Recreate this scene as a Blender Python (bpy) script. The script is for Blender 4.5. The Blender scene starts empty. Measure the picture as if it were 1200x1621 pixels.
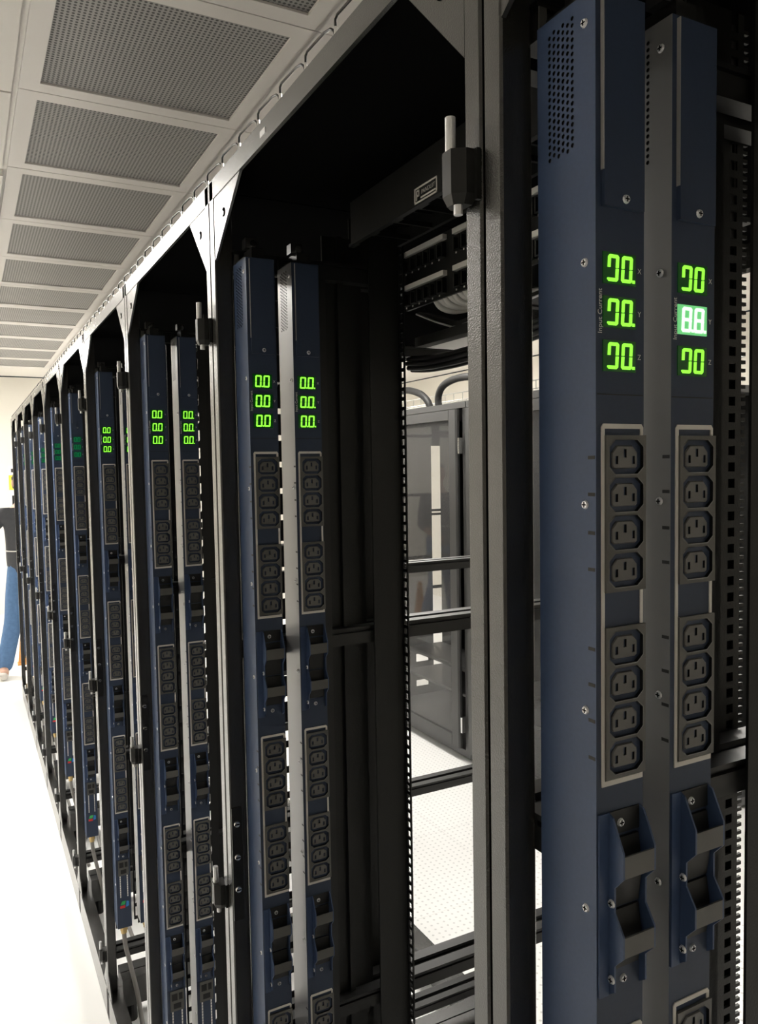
import bpy, bmesh, math, random
from mathutils import Vector, Matrix

# ------------------------------------------------------------------ camera, light, exposure
S = 1.16            # metres per layout unit (racks are 0.6 units wide)
ZF = 0.15           # layout height of the floor
C = bpy.context.scene.collection
scene = bpy.context.scene

def W(x, y, z):
    return Vector((S * x, S * y, S * (z - ZF)))

cam = bpy.data.cameras.new('camera')
camo = bpy.data.objects.new('camera', cam)
C.objects.link(camo)
yaw, pitch, roll = 0.4868, 0.056, -0.0169
fwd = Vector((math.sin(yaw) * math.cos(pitch), math.cos(yaw) * math.cos(pitch), -math.sin(pitch)))
rgt = Vector((math.cos(yaw), -math.sin(yaw), 0))
upv = rgt.cross(fwd)
r2 = rgt * math.cos(roll) + upv * math.sin(roll)
u2 = -rgt * math.sin(roll) + upv * math.cos(roll)
M = Matrix((r2, u2, -fwd)).transposed().to_4x4()
M.translation = W(-0.2932, 0, 1.669)
camo.matrix_world = M
cam.sensor_fit = 'VERTICAL'
cam.sensor_height = 36
cam.lens = 36 * 1237.93 / 1621
cam.clip_start = 0.01
scene.camera = camo

world = bpy.data.worlds.new('world')
scene.world = world
world.use_nodes = True
world.node_tree.nodes['Background'].inputs[0].default_value = (0.9, 0.95, 1, 1)
world.node_tree.nodes['Background'].inputs[1].default_value = 0.05
scene.view_settings.view_transform = 'Standard'
scene.view_settings.look = 'None'
scene.view_settings.exposure = 0.0
scene.view_settings.gamma = 1.0
scene.view_settings.use_curve_mapping = False
LAMP = 23.0          # radiance of the ceiling luminaires
# luminaires: (x0, x1, y0, y1) on the ceiling, layout units
TROFFERS = [(-0.70, -0.13, 3.06, 4.20), (-0.70, -0.13, 6.72, 7.86), (-1.31, -0.74, 3.06, 4.20), (-1.31, -0.74, 6.72, 7.86),  # the left pair is unseen, added so the far gussets mirror it
            (1.35, 1.92, 0.6, 1.74), (1.35, 1.92, 3.06, 4.20), (1.35, 1.92, 6.1, 7.24), (2.9, 3.47, 1.8, 2.94), (2.9, 3.47, 5.5, 6.64)]
ZC = 2.716

# ------------------------------------------------------------------ materials
MAT = {}
def mat(name, col, rough=0.5, metal=0.0, emit=None, estr=0.0, spec=0.5, noise=None, bump=None):
    m = bpy.data.materials.new(name)
    m.use_nodes = True
    nt = m.node_tree
    b = nt.nodes['Principled BSDF']
    b.inputs['Base Color'].default_value = (*col, 1)
    b.inputs['Roughness'].default_value = rough
    b.inputs['Metallic'].default_value = metal
    b.inputs['Specular IOR Level'].default_value = spec
    if emit:
        b.inputs['Emission Color'].default_value = (*emit, 1)
        b.inputs['Emission Strength'].default_value = estr
    if noise or bump:
        tc = nt.nodes.new('ShaderNodeTexCoord')
    if noise:
        sc, amt = noise
        n = nt.nodes.new('ShaderNodeTexNoise'); n.inputs['Scale'].default_value = sc; n.inputs['Detail'].default_value = 4
        r = nt.nodes.new('ShaderNodeMapRange'); r.inputs['To Min'].default_value = 1 - amt; r.inputs['To Max'].default_value = 1 + amt
        x = nt.nodes.new('ShaderNodeMix'); x.data_type = 'RGBA'; x.blend_type = 'MULTIPLY'; x.inputs['Factor'].default_value = 1
        x.inputs[6].default_value = (*col, 1)
        nt.links.new(tc.outputs['Object'], n.inputs['Vector']); nt.links.new(n.outputs['Fac'], r.inputs['Value'])
        nt.links.new(r.outputs['Result'], x.inputs[7]); nt.links.new(x.outputs[2], b.inputs['Base Color'])
    if bump:
        sc, st = bump
        n2 = nt.nodes.new('ShaderNodeTexNoise'); n2.inputs['Scale'].default_value = sc; n2.inputs['Detail'].default_value = 2
        bp = nt.nodes.new('ShaderNodeBump'); bp.inputs['Strength'].default_value = st; bp.inputs['Distance'].default_value = 0.001
        nt.links.new(tc.outputs['Object'], n2.inputs['Vector']); nt.links.new(n2.outputs['Fac'], bp.inputs['Height'])
        nt.links.new(bp.outputs['Normal'], b.inputs['Normal'])
    MAT[name] = m
    return m

def dots_mat(name, col, hole, pitch, rad, rough=0.5):
    m = mat(name, col, rough)
    nt = m.node_tree; b = nt.nodes['Principled BSDF']
    tc = nt.nodes.new('ShaderNodeTexCoord')
    vm = nt.nodes.new('ShaderNodeVectorMath'); vm.operation = 'SCALE'; vm.inputs['Scale'].default_value = 1 / pitch
    fr = nt.nodes.new('ShaderNodeVectorMath'); fr.operation = 'FRACTION'
    sb = nt.nodes.new('ShaderNodeVectorMath'); sb.operation = 'SUBTRACT'; sb.inputs[1].default_value = (0.5, 0.5, 0)
    ml = nt.nodes.new('ShaderNodeVectorMath'); ml.operation = 'MULTIPLY'; ml.inputs[1].default_value = (1, 1, 0)
    ln = nt.nodes.new('ShaderNodeVectorMath'); ln.operation = 'LENGTH'
    lt = nt.nodes.new('ShaderNodeMath'); lt.operation = 'LESS_THAN'; lt.inputs[1].default_value = rad / pitch
    mx = nt.nodes.new('ShaderNodeMix'); mx.data_type = 'RGBA'
    mx.inputs[6].default_value = (*col, 1); mx.inputs[7].default_value = (*hole, 1)
    L = nt.links.new
    L(tc.outputs['Object'], vm.inputs[0]); L(vm.outputs[0], fr.inputs[0]); L(fr.outputs[0], sb.inputs[0]); L(sb.outputs[0], ml.inputs[0])
    L(ml.outputs[0], ln.inputs[0]); L(ln.outputs['Value'], lt.inputs[0]); L(lt.outputs[0], mx.inputs['Factor']); L(mx.outputs[2], b.inputs['Base Color'])
    return m

mat('black_metal', (0.016, 0.0155, 0.0143), 0.25, bump=(800, 0.32), spec=0.7)
b_ = MAT['black_metal'].node_tree.nodes['Principled BSDF']; b_.inputs['Coat Weight'].default_value = 0.42; b_.inputs['Coat Roughness'].default_value = 0.22
mat('dark_metal', (0.009, 0.009, 0.0085), 0.45, bump=(420, 0.2), spec=0.35)
mat('smooth_black', (0.011, 0.011, 0.011), 0.38, spec=0.4)
mat('flat_black', (0.004, 0.004, 0.004), 1.0, spec=0.0)
mat('grey_side', (0.28, 0.28, 0.28), 0.35, 0.35)  # satin grey left side of the right strip in each pair
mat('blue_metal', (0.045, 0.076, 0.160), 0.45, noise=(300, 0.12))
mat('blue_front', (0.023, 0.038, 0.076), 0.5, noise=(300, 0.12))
mat('plate_grey', (0.100, 0.098, 0.092), 0.4)
mat('socket_grey', (0.125, 0.123, 0.118), 0.32)
mat('socket_black', (0.004, 0.004, 0.004), 0.5)
mat('frame_print', (0.70, 0.67, 0.63), 0.5)
mat('chrome', (0.82, 0.82, 0.82), 0.18, 1.0)
mat('white_zinc', (0.85, 0.85, 0.87), 0.3, 0.6)
mat('edge_glint', (0.34, 0.33, 0.32), 0.4)
mat('lettering', (0.85, 0.83, 0.8), 0.6)
mat('digit_green', (0.02, 0.1, 0.01), 0.4, emit=(0.30, 1.0, 0.055), estr=1.25)
mat('digit_halo', (0.0, 0.02, 0.004), 0.25, emit=(0.0, 0.18, 0.004), estr=0.12)
mat('digit_dim', (0.0, 0.05, 0.02), 0.4, emit=(0.0, 0.16, 0.05), estr=0.9)  # far readouts: dimming from the oblique view put into the emission
mat('digit_dark', (0.0, 0.02, 0.008), 0.3, emit=(0.0, 0.06, 0.015), estr=0.5)
mat('glare_digit', (0.5, 0.6, 0.5), 0.3, emit=(0.80, 1.0, 0.82), estr=1.1)  # reflected glare on one readout, put into glowing white segments
mat('digit_glare', (0.1, 0.4, 0.12), 0.3, emit=(0.22, 0.85, 0.30), estr=0.6)  # backing of that readout, its glare put into the emission
mat('wall_paint', (0.80, 0.77, 0.70), 0.75)
mat('ceiling_paint', (0.80, 0.77, 0.73), 0.7)
mat('panel_frame', (0.78, 0.75, 0.72), 0.5)
mat('floor_white', (0.86, 0.86, 0.85), 0.30, noise=(6, 0.02))
mat('lamp_glow', (1, 1, 1), 0.5, emit=(1.0, 0.965, 0.90), estr=LAMP)
mat('red_print', (0.65, 0.03, 0.03), 0.5)
mat('green_print', (0.03, 0.4, 0.10), 0.5)
mat('blue_print', (0.03, 0.22, 0.6), 0.5)
mat('grey_cord', (0.22, 0.21, 0.20), 0.5)
mat('brass', (0.55, 0.40, 0.18), 0.35, 0.8)
mat('paper', (0.88, 0.86, 0.82), 0.6)
mat('white_plastic', (0.75, 0.74, 0.72), 0.4)
mat('cable_black', (0.01, 0.01, 0.012), 0.4)
mat('hose_grey', (0.012, 0.012, 0.012), 0.55)
mat('wire_grey', (0.5, 0.5, 0.48), 0.35, 0.8)
mat('green_wire', (0.05, 0.35, 0.2), 0.5)
mat('cab_grey', (0.055, 0.055, 0.055), 0.4)
mat('skin', (0.55, 0.33, 0.24), 0.55)
mat('hair', (0.03, 0.02, 0.015), 0.6)
mat('shirt', (0.055, 0.058, 0.065), 0.85, noise=(60, 0.15))
mat('jeans', (0.085, 0.17, 0.32), 0.85, noise=(40, 0.3))
mat('shoe', (0.55, 0.52, 0.48), 0.6)
mat('belt', (0.6, 0.6, 0.58), 0.5)
mat('orange', (0.75, 0.36, 0.10), 0.5)
mat('yellow', (0.85, 0.75, 0.06), 0.5)
mat('sign_white', (0.85, 0.84, 0.8), 0.5)
dots_mat('perforated_steel', (0.37, 0.36, 0.35), (0.07, 0.07, 0.07), 0.0135, 0.0042)
dots_mat('perforated_floor', (0.86, 0.86, 0.85), (0.62, 0.62, 0.62), 0.028, 0.0048, 0.3)
g = mat('cabinet_glass', (1, 1, 1), 0.05)
nt = g.node_tree
for n in list(nt.nodes):
    if n.type != 'OUTPUT_MATERIAL': nt.nodes.remove(n)
out = [n for n in nt.nodes][0]
tr = nt.nodes.new('ShaderNodeBsdfTransparent'); tr.inputs[0].default_value = (0.88, 0.88, 0.88, 1)
gl = nt.nodes.new('ShaderNodeBsdfGlossy'); gl.inputs['Roughness'].default_value = 0.03
lw = nt.nodes.new('ShaderNodeLayerWeight'); pw5 = nt.nodes.new('ShaderNodeMath'); pw5.operation = 'POWER'; pw5.inputs[1].default_value = 5
fz = nt.nodes.new('ShaderNodeMath'); fz.operation = 'MULTIPLY_ADD'; fz.inputs[1].default_value = 0.9; fz.inputs[2].default_value = 0.025
nt.links.new(lw.outputs['Facing'], pw5.inputs[0]); nt.links.new(pw5.outputs[0], fz.inputs[0])
mxs = nt.nodes.new('ShaderNodeMixShader')
nt.links.new(fz.outputs[0], mxs.inputs[0]); nt.links.new(tr.outputs[0], mxs.inputs[1]); nt.links.new(gl.outputs[0], mxs.inputs[2])
df = nt.nodes.new('ShaderNodeBsdfDiffuse'); df.inputs[0].default_value = (0.35, 0.35, 0.35, 1)
mx2 = nt.nodes.new('ShaderNodeMixShader'); mx2.inputs[0].default_value = 0.12
nt.links.new(mxs.outputs[0], mx2.inputs[1]); nt.links.new(df.outputs[0], mx2.inputs[2]); nt.links.new(mx2.outputs[0], out.inputs['Surface'])

# ------------------------------------------------------------------ mesh helpers
class MB:
    """Collects shapes given in layout units and links them as ONE mesh object."""
    def __init__(s, *mats):
        s.v, s.f, s.m, s.sm = [], [], [], []
        s.mats = list(mats)
    def mi(s, m):
        if m is None: return 0
        if m not in s.mats: s.mats.append(m)
        return s.mats.index(m)
    def add(s, vs, fs, m=None, smooth=False):
        o = len(s.v); s.v += [tuple(p) for p in vs]; k = s.mi(m)
        for f in fs:
            s.f.append([o + i for i in f]); s.m.append(k); s.sm.append(smooth)
        return s
    def box(s, x0, x1, y0, y1, z0, z1, m=None):
        vs = [(x, y, z) for x in (x0, x1) for y in (y0, y1) for z in (z0, z1)]
        return s.add(vs, [(0, 1, 3, 2), (4, 6, 7, 5), (0, 4, 5, 1), (2, 3, 7, 6), (0, 2, 6, 4), (1, 5, 7, 3)], m)
    def bbox(s, x0, x1, y0, y1, z0, z1, b, m=None):
        """box with chamfered vertical edges (seen from above)"""
        poly = [(x0 + b, y0), (x1 - b, y0), (x1, y0 + b), (x1, y1 - b), (x1 - b, y1), (x0 + b, y1), (x0, y1 - b), (x0, y0 + b)]
        return s.prism(poly, 'z', z0, z1, m)
    def prism(s, poly, ax, a, b, m=None):
        n = len(poly)
        def P(p, t):
            if ax == 'x': return (t, p[0], p[1])
            if ax == 'y': return (p[0], t, p[1])
            return (p[0], p[1], t)
        vs = [P(p, a) for p in poly] + [P(p, b) for p in poly]
        fs = [tuple(range(n))[::-1], tuple(range(n, 2 * n))] + [(i, (i + 1) % n, n + (i + 1) % n, n + i) for i in range(n)]
        return s.add(vs, fs, m)
    def cyl(s, c, ax, r, h, n=12, m=None, r2=None, smooth=False):
        r2 = r if r2 is None else r2
        vs = []
        for t, rr in ((0, r), (h, r2)):
            for i in range(n):
                a = 2 * math.pi * (i + 0.5) / n; u, w = rr * math.cos(a), rr * math.sin(a)
                d = {'x': (t, u, w), 'y': (u, t, w), 'z': (u, w, t)}[ax]
                vs.append((c[0] + d[0], c[1] + d[1], c[2] + d[2]))
        fs = [(i, (i + 1) % n, n + (i + 1) % n, n + i) for i in range(n)]
        s.add(vs, fs, m, smooth)
        return s.add(vs, [tuple(range(n))[::-1], tuple(range(n, 2 * n))], m)
    def tube(s, path, r, n=8, m=None, smooth=True):
        P = [Vector(p) for p in path]; vs = []; prev = None
        for i, p in enumerate(P):
            t = (P[min(i + 1, len(P) - 1)] - P[max(i - 1, 0)]).normalized()
            if prev is None:
                a = t.orthogonal().normalized()
            else:
                a = (prev - t * prev.dot(t)).normalized()
            prev = a; b = t.cross(a)
            rr = r[i] if isinstance(r, (list, tuple)) else r
            for k in range(n):
                q = 2 * math.pi * k / n
                vs.append(p + a * (rr * math.cos(q)) + b * (rr * math.sin(q)))
        fs = [(i * n + k, i * n + (k + 1) % n, (i + 1) * n + (k + 1) % n, (i + 1) * n + k) for i in range(len(P) - 1) for k in range(n)]
        s.add(vs, fs, m, smooth)
        o = (len(P) - 1) * n
        return s.add(vs, [tuple(range(n))[::-1], tuple(range(o, o + n))], m)
    def mesh(s, name, org=(0, 0, 0)):
        me = bpy.data.meshes.new(name)
        me.from_pydata([(S * (p[0] - org[0]), S * (p[1] - org[1]), S * (p[2] - org[2])) for p in s.v], [], s.f)
        for m in s.mats: me.materials.append(MAT[m])
        me.polygons.foreach_set('material_index', s.m)
        me.polygons.foreach_set('use_smooth', s.sm)
        bm = bmesh.new(); bm.from_mesh(me); bmesh.ops.recalc_face_normals(bm, faces=bm.faces[:]); bm.to_mesh(me); bm.free()
        me.update()
        return me
    def build(s, name, parent=None, org=(0, 0, 0), loc=None):
        """org: layout point that becomes the object's origin; loc: place of the origin in the parent's frame (already scaled)"""
        o = bpy.data.objects.new(name, s.mesh(name, org))
        C.objects.link(o)
        if parent is not None:
            o.parent = parent
            if loc is not None: o.location = loc
        else:
            o.location = W(*org) if loc is None else loc
        return o

def smooth_path(pts, k=6):
    P = [Vector(p) for p in pts]; out = []
    for i in range(len(P) - 1):
        a, b, c, d = P[max(i - 1, 0)], P[i], P[i + 1], P[min(i + 2, len(P) - 1)]
        for j in range(k):
            t = j / k
            out.append(0.5 * ((2 * b) + (-a + c) * t + (2 * a - 5 * b + 4 * c - d) * t * t + (-a + 3 * b - 3 * c + d) * t ** 3))
    out.append(P[-1])
    return out

def tag(o, label=None, cat=None, group=None, kind=None):
    if label: o['label'] = label
    if cat: o['category'] = cat
    if group: o['group'] = group
    if kind: o['kind'] = kind
    return o
def empty(name, loc):
    o = bpy.data.objects.new(name, None); C.objects.link(o); o.location = loc; o.empty_display_size = 0.1
    return o
KIDS = {}
def copy_tree(o, parent=None):
    c = o.copy(); C.objects.link(c)
    if parent is not None: c.parent = parent
    for ch in [x for x in o.children]:
        copy_tree(ch, c)
    return c
def inst(name, me, parent, loc):
    o = bpy.data.objects.new(name, me); C.objects.link(o); o.parent = parent; o.location = loc
    return o
def text_mesh(body, size, name, m, align='CENTER', shear=0.0):
    cu = bpy.data.curves.new(name, 'FONT'); cu.body = body; cu.size = size; cu.align_x = align; cu.align_y = 'CENTER'; cu.extrude = size * 0.01; cu.shear = shear
    ob = bpy.data.objects.new(name, cu); C.objects.link(ob)
    bpy.context.view_layer.update()
    me = bpy.data.meshes.new_from_object(ob.evaluated_get(bpy.context.evaluated_depsgraph_get()))
    bpy.data.objects.remove(ob); me.name = name
    me.materials.clear(); me.materials.append(MAT[m])
    return me

# ------------------------------------------------------------------ the room
X0, X1, Y0, Y1 = -2.3, 4.6, -2.6, 9.37
def struct(o): o['kind'] = 'structure'; return o
fl = struct(MB('floor_white').box(X0, X1, Y0, Y1, ZF - 0.05, ZF).build('floor', org=(0, 0, ZF)))
fp = MB('perforated_floor').box(0, 0.5, 0, 0.5, 0, 0.003).mesh('floor_panel')
for i in range(2):
    for j in range(12):
        inst('floor_panel', fp, fl, (S * (0.906 + 0.5006 * i), S * (0.7 + 0.5006 * j), 0))
struct(MB('wall_paint').box(X0, X1, Y1, Y1 + 0.1, ZF, ZC).build('wall_back', org=(0, Y1, ZF)))
struct(MB('wall_paint').box(X0, X1, Y0 - 0.1, Y0, ZF, ZC).build('wall_front', org=(0, Y0, ZF)))
struct(MB('wall_paint').box(X0 - 0.1, X0, Y0, Y1, ZF, ZC).build('wall_left', org=(X0, 0, ZF)))
struct(MB('wall_paint').box(X1, X1 + 0.1, Y0, Y1, ZF, ZC).build('wall_right', org=(X1, 0, ZF)))
ce = struct(MB('ceiling_paint').box(X0, X1, Y0, Y1, ZC + 0.012, ZC + 0.1).build('ceiling', org=(0, 0, ZC)))
# perforated return-air panels over the row: a white frame round a recessed perforated plate, seams between them
TX0, TX1, TY0, TP, TG = -0.0687, 0.4534, 2.3289, 0.6096, 0.1045
pw, pl = TX1 - TX0, TP - TG
fw = TG / 2 - 0.002
fr = MB('panel_frame')
for a in ((-fw, pw + fw, -fw, 0), (-fw, pw + fw, pl, pl + fw), (-fw, 0, 0, pl), (pw, pw + fw, 0, pl)):
    fr.box(a[0], a[1], a[2], a[3], 0, 0.011)
frm = fr.mesh('ceiling_panel')
plm = MB('perforated_steel').box(0, pw, 0, pl, 0.006, 0.010).mesh('perforated_plate')
for col in range(2):
    for n in range(-3, 11):
        p = inst('ceiling_panel', frm, ce, (S * (TX0 + col * 0.6096), S * (TY0 - pl + n * TP), 0))
        inst('perforated_plate', plm, p, (0, 0, 0))
# plain white tiles with luminaires in the aisle column
cpl = MB('ceiling_paint').box(-0.295, 0.295, -0.30, 0.30, 0, 0.011).mesh('ceiling_tile')
for k in range(-3, 12):
    y = 3.06 + 0.285 + 0.6096 * k - 0.012
    if not any(t[0] < -0.4 < t[1] and t[2] - 0.25 < y < t[3] + 0.25 for t in TROFFERS):
        inst('ceiling_tile', cpl, ce, (S * -0.43, S * y, 0))
WHERE = ['over the aisle at the left edge of the picture', 'over the far end of the aisle past the last racks', 'added unseen left of the one over the aisle', 'added unseen left of the far aisle one',
         'behind the nearest racks', 'behind the third rack, in front of the glass-door cabinets', 'behind the far racks', 'over the glass-door cabinets', 'over the floor past the glass-door cabinets']
for t, wh in zip(TROFFERS, WHERE):
    r = empty('ceiling_light', W((t[0] + t[1]) / 2, (t[2] + t[3]) / 2, ZC))
    tag(r, 'white recessed rectangular ceiling light ' + wh, 'ceiling light')
    hx, hy = (t[1] - t[0]) / 2, (t[3] - t[2]) / 2
    f = MB('panel_frame')
    for a in ((-hx, hx, -hy, -hy + .025), (-hx, hx, hy - .025, hy), (-hx, -hx + .025, -hy + .025, hy - .025), (hx - .025, hx, -hy + .025, hy - .025)):
        f.box(*a, -0.012, 0.012)
    f.build('frame', r)
    MB('lamp_glow').box(-hx + .025, hx - .025, -hy + .025, hy - .025, -0.004, 0.010).build('diffuser', r)

# ------------------------------------------------------------------ one rack, local y from its near boundary (b0), layout z
PITCH, B0 = 0.6, 0.4085
NR = 10
def b_of(i): return B0 + PITCH * (i - 2)        # near boundary of rack i (1 = nearest)
ORD = ['nearest', 'second', 'third', 'fourth', 'fifth', 'sixth', 'seventh', 'eighth', 'ninth', 'last']
D = 0.90
def R(mb, name, parent): return mb.build(name, parent, org=(0, 0, ZF))
def make_rack():
    r = empty('server_rack', (0, 0, 0))
    L = PITCH
    for ya, yb in ((0.0015, 0.0195), (L - 0.0195, L - 0.0015)):          # front and rear posts
        near = ya < 0.1
        p = MB('black_metal')
        p.bbox(0.0, 0.024, ya, yb, 0.16, 2.036, 0.0016)
        R(p, 'post', r)
        R(MB('black_metal').bbox(D - 0.05, D, ya, yb, 0.16, 2.036, 0.002), 'post', r)
        # upper and lower corner gussets, each with its hole (a ring of facets)
        if near: tri = [(yb, 1.930), (yb, 2.014), (0.100, 2.014)]; hc = (0.046, 1.985)
        else: tri = [(ya, 1.936), (ya, 2.014), (L - 0.126, 2.014)]; hc = (L - 0.060, 1.985)
        gm = MB('black_metal')
        gm.prism(tri, 'x', 0.0008, 0.0040)
        go = R(gm, 'gusset', r)
        o = MB('flat_black').cyl((0.0002, hc[0], hc[1]), 'x', 0.0055, 0.0012, 12); o.cyl((-0.0004, hc[0] + .001, hc[1] - .001), 'x', 0.003, 0.001, 10, 'chrome')
        R(o, 'gusset_bolt', r)
        if near: tri = [(yb, 0.30), (yb, 0.235), (0.07, 0.235)]
        else: tri = [(ya, 0.30), (ya, 0.235), (L - 0.07, 0.235)]
        R(MB('black_metal').prism(tri, 'x', 0.0008, 0.0040), 'gusset', r)
    t = MB('black_metal').box(0.0, 0.004, 0.001, L - 0.001, 2.0135, 2.0375)
    R(t, 'top_beam', r)
    sl = MB('white_zinc')
    sl.bbox(-0.0006, 0.0006, 0.385, 0.401, 2.0215, 2.0275, 0.0003)
    R(sl, 'beam_clip', r)
    R(MB('flat_black').box(0.004, D, 0.002, L - 0.002, 2.030, 2.0365), 'top_panel', r)
    R(MB('black_metal').box(D - 0.03, D, 0.0195, L - 0.0195, 1.99, 2.030), 'rear_beam', r)
    b = MB('black_metal').box(0.0, 0.035, 0.001, L - 0.001, ZF + 0.004, 0.238)
    R(b, 'base_beam', r)
    b = MB('black_metal').box(D - 0.06, D, 0.0195, L - 0.0195, 0.175, 0.235)
    R(b, 'base_beam', r)
    for ya, yb in ((0.002, 0.040), (L - 0.040, L - 0.002)):
        R(MB('black_metal').box(0.035, D - 0.06, ya, yb, 0.20, 0.276), 'base_rail', r)
        for x in (0.06, D - 0.12): R(MB('smooth_black').cyl((x, (ya + yb) / 2, ZF), 'z', 0.014, 0.05, 12), 'levelling_foot', r)
        # side rails: a C profile, lip, groove and web
        for z in (1.948, 1.443, 0.905, 0.355):
            y0, y1 = (ya + 0.004, ya + 0.022) if ya < .1 else (yb - 0.022, yb - 0.004)
            s = MB('smooth_black')
            s.box(0.024, D - 0.05, y0, y1, z - 0.022, z - 0.0055)
            s.box(0.024, D - 0.05, y0 + 0.004, y1 - 0.004, z - 0.0055, z - 0.002)
            s.box(0.024, D - 0.05, y0, y1, z - 0.002, z + 0.002)
            R(s, 'side_rail', r)
    # 19-inch mounting rails: a web and a square-holed flange; the near one also has holes in its web and a toothed edge
    for sgn, yw in ((1, 0.030), (-1, L - 0.030)):
        m = MB('dark_metal')
        xf = 0.262
        if sgn < 0: m.box(0.214, xf, yw - 0.0012, yw + 0.0012, 0.20, 2.03)
        else:
            m.box(0.214, 0.266, yw - 0.0012, yw + 0.0012, 0.20, 2.03); m.box(0.274, 0.281, yw - 0.0012, yw + 0.0012, 0.20, 2.03)
        yy = sorted([yw + sgn * 0.0012, yw + sgn * 0.0042, yw + sgn * 0.0122, yw + sgn * 0.0152])
        m.box(xf - 0.001, xf + 0.001, yy[0], yy[1], 0.20, 2.03)
        m.box(xf - 0.001, xf + 0.001, yy[2], yy[3], 0.20, 2.03)
        z = 0.20
        while z < 2.02:
            m.box(xf - 0.001, xf + 0.001, yy[1], yy[2], z, z + 0.0050)
            if sgn > 0:
                m.box(0.266, 0.274, yw - 0.0012, yw + 0.0012, z, z + 0.0060); m.box(0.2635, 0.2765, yw + 0.0022, yw + 0.003, z, z + 0.0136, 'cab_grey' if z > 1.84 else 'flat_black')  # backing added to darken the web holes, greyer high up as if lit
                for q in (0, 0.0068): m.box(0.281, 0.2865, yw - 0.0012, yw + 0.0012, z + q, z + q + 0.0030)
            z += 0.0136
        R(m, 'mounting_rail', r)
    # slotted mounting plate behind the power strips with a finger duct along its edge
    m = MB('smooth_black'); yw = L - 0.0255
    for a, b in ((0.0830, 0.1235), (0.1345, 0.150)): m.box(a, b, yw - 0.001, yw + 0.001, 0.42, 1.945)
    z = 0.42
    while z < 1.93:
        pass
        m.box(0.1235, 0.1345, yw - 0.001, yw + 0.001, z, z + 0.0105)
        m.prism([(0.1235, z + 0.0105), (0.1345, z + 0.0105), (0.1345, z + 0.0165), (0.131, z + 0.0125)], 'y', yw - 0.001, yw + 0.001); z += 0.0360
    R(m, 'mounting_plate', r)
    ms = MB('smooth_black'); ys_ = L - 0.0045
    for a, b in ((0.0770, 0.0810), (0.0930, 0.1000)): ms.box(a, b, ys_, ys_ + 0.001, 0.42, 1.945)
    z = 0.42
    while z < 1.93:
        ms.box(0.0810, 0.0930, ys_, ys_ + 0.001, z, z + (0.0285 if z > 1.30 else 0.0095)); z += 0.0360
    R(ms, 'slotted_strip', r)
    R(MB('plate_grey').box(0.0240, 0.0300, yw - 0.0005, yw + 0.0005, 0.42, 1.945), 'plate_edge', r)
    m = MB('dark_metal'); m.box(0.155, 0.214, L - 0.006, L - 0.003, 0.28, 1.99)
    m.box(0.175, 0.183, L - 0.012, L - 0.006, 0.28, 1.99)
    R(m, 'side_panel', r)
    # hinges left on the near post: block with a tapered foot, back plate, pin
    for z in (1.851, 1.092, 0.333):
        h = MB('smooth_black')
        y0, y1 = 0.0045, 0.0265
        poly = [(0.0, y0), (-0.009, y0), (-0.0165, y0 + 0.006), (-0.0165, y1 - 0.006), (-0.009, y1), (0.0, y1)]
        h.prism(poly, 'z', z - 0.011, z + 0.0165)
        n = len(poly); c = (-0.008, (y0 + y1) / 2)
        lo = [((p[0] - c[0]) * .7 + c[0], (p[1] - c[1]) * .7 + c[1], z - 0.017) for p in poly]
        hi = [(p[0], p[1], z - 0.011) for p in poly]
        h.add(lo + hi, [tuple(range(n))] + [(i, (i + 1) % n, n + (i + 1) % n, n + i) for i in range(n)])
        h.box(-0.003, 0.0, y0 - 0.003, y0, z - 0.015, z + 0.0165)
        ho = R(h, 'hinge', r)
        MB('white_zinc').cyl((-0.012, (y0 + y1) / 2 + 0.002, z + 0.0165), 'z', 0.0034, 0.022, 14, smooth=True).build('hinge_pin', ho, org=(0, 0, ZF))
        MB('white_zinc').cyl((-0.010, (y0 + y1) / 2 - 0.003, z - 0.023), 'z', 0.003, 0.006, 10).build('pin_end', ho, org=(0, 0, ZF))
    pl = MB('smooth_black'); pl.box(0.001, 0.015, L - 0.0225, L - 0.0195, 1.07, 1.222)
    R(pl, 'hinge_plate', r)
    for z in (1.201, 1.156, 1.112):
        sc = MB('chrome'); sc.cyl((0.0075, L - 0.0225, z), 'y', 0.0046, -0.0022, 12, r2=0.0036)
        sc.box(0.0045, 0.0105, L - 0.0252, L - 0.0246, z - 0.0006, z + 0.0006, 'flat_black')
        R(sc, 'hinge_screw', r)
    return r
rack0 = make_rack()
racks = []
for i in range(1, NR + 1):
    r = rack0 if i == 1 else copy_tree(rack0)
    r.location = W(0, b_of(i), ZF)
    o = ORD[i - 1]
    if i == 1: lab = 'black open server rack nearest the camera, cut by the right edge of the picture'
    elif i == 2: lab = 'black open server rack, second from the camera, with the patch panel under its top'
    elif i == NR: lab = 'black open server rack at the far left end of the row, beside the person'
    else: lab = 'black open server rack, %s from the camera, with a white-lit front post' % o
    tag(r, lab, 'server rack', 'open server racks in one row'); racks.append(r)

# wire comb running along the top front edge of the whole row
cm = empty('wire_comb', W(0.004, B0, 2.0375))
tag(cm, 'scalloped black wire comb with bright pins along the top edge of the rack row', 'wire comb')
w = MB('smooth_black').tube([(0, 0, 0.0085), (0, 0, 0.016), (0, -0.004, 0.018), (0, -0.043, 0.016), (0, -0.056, 0.013), (0, -0.0625, 0.0085), (0, -0.0645, 0.0045)], 0.0012, 6).mesh('wire_loop')
pg = MB('chrome').cyl((0, 0, 0), 'z', 0.0016, 0.0095, 8).mesh('comb_pin')
for k in range(-7, 81):
    inst('wire_loop', w, cm, (0, S * (0.018 + 0.0665 * k), 0)); inst('comb_pin', pg, cm, (0, S * (0.018 + 0.0665 * k), 0))

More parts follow.
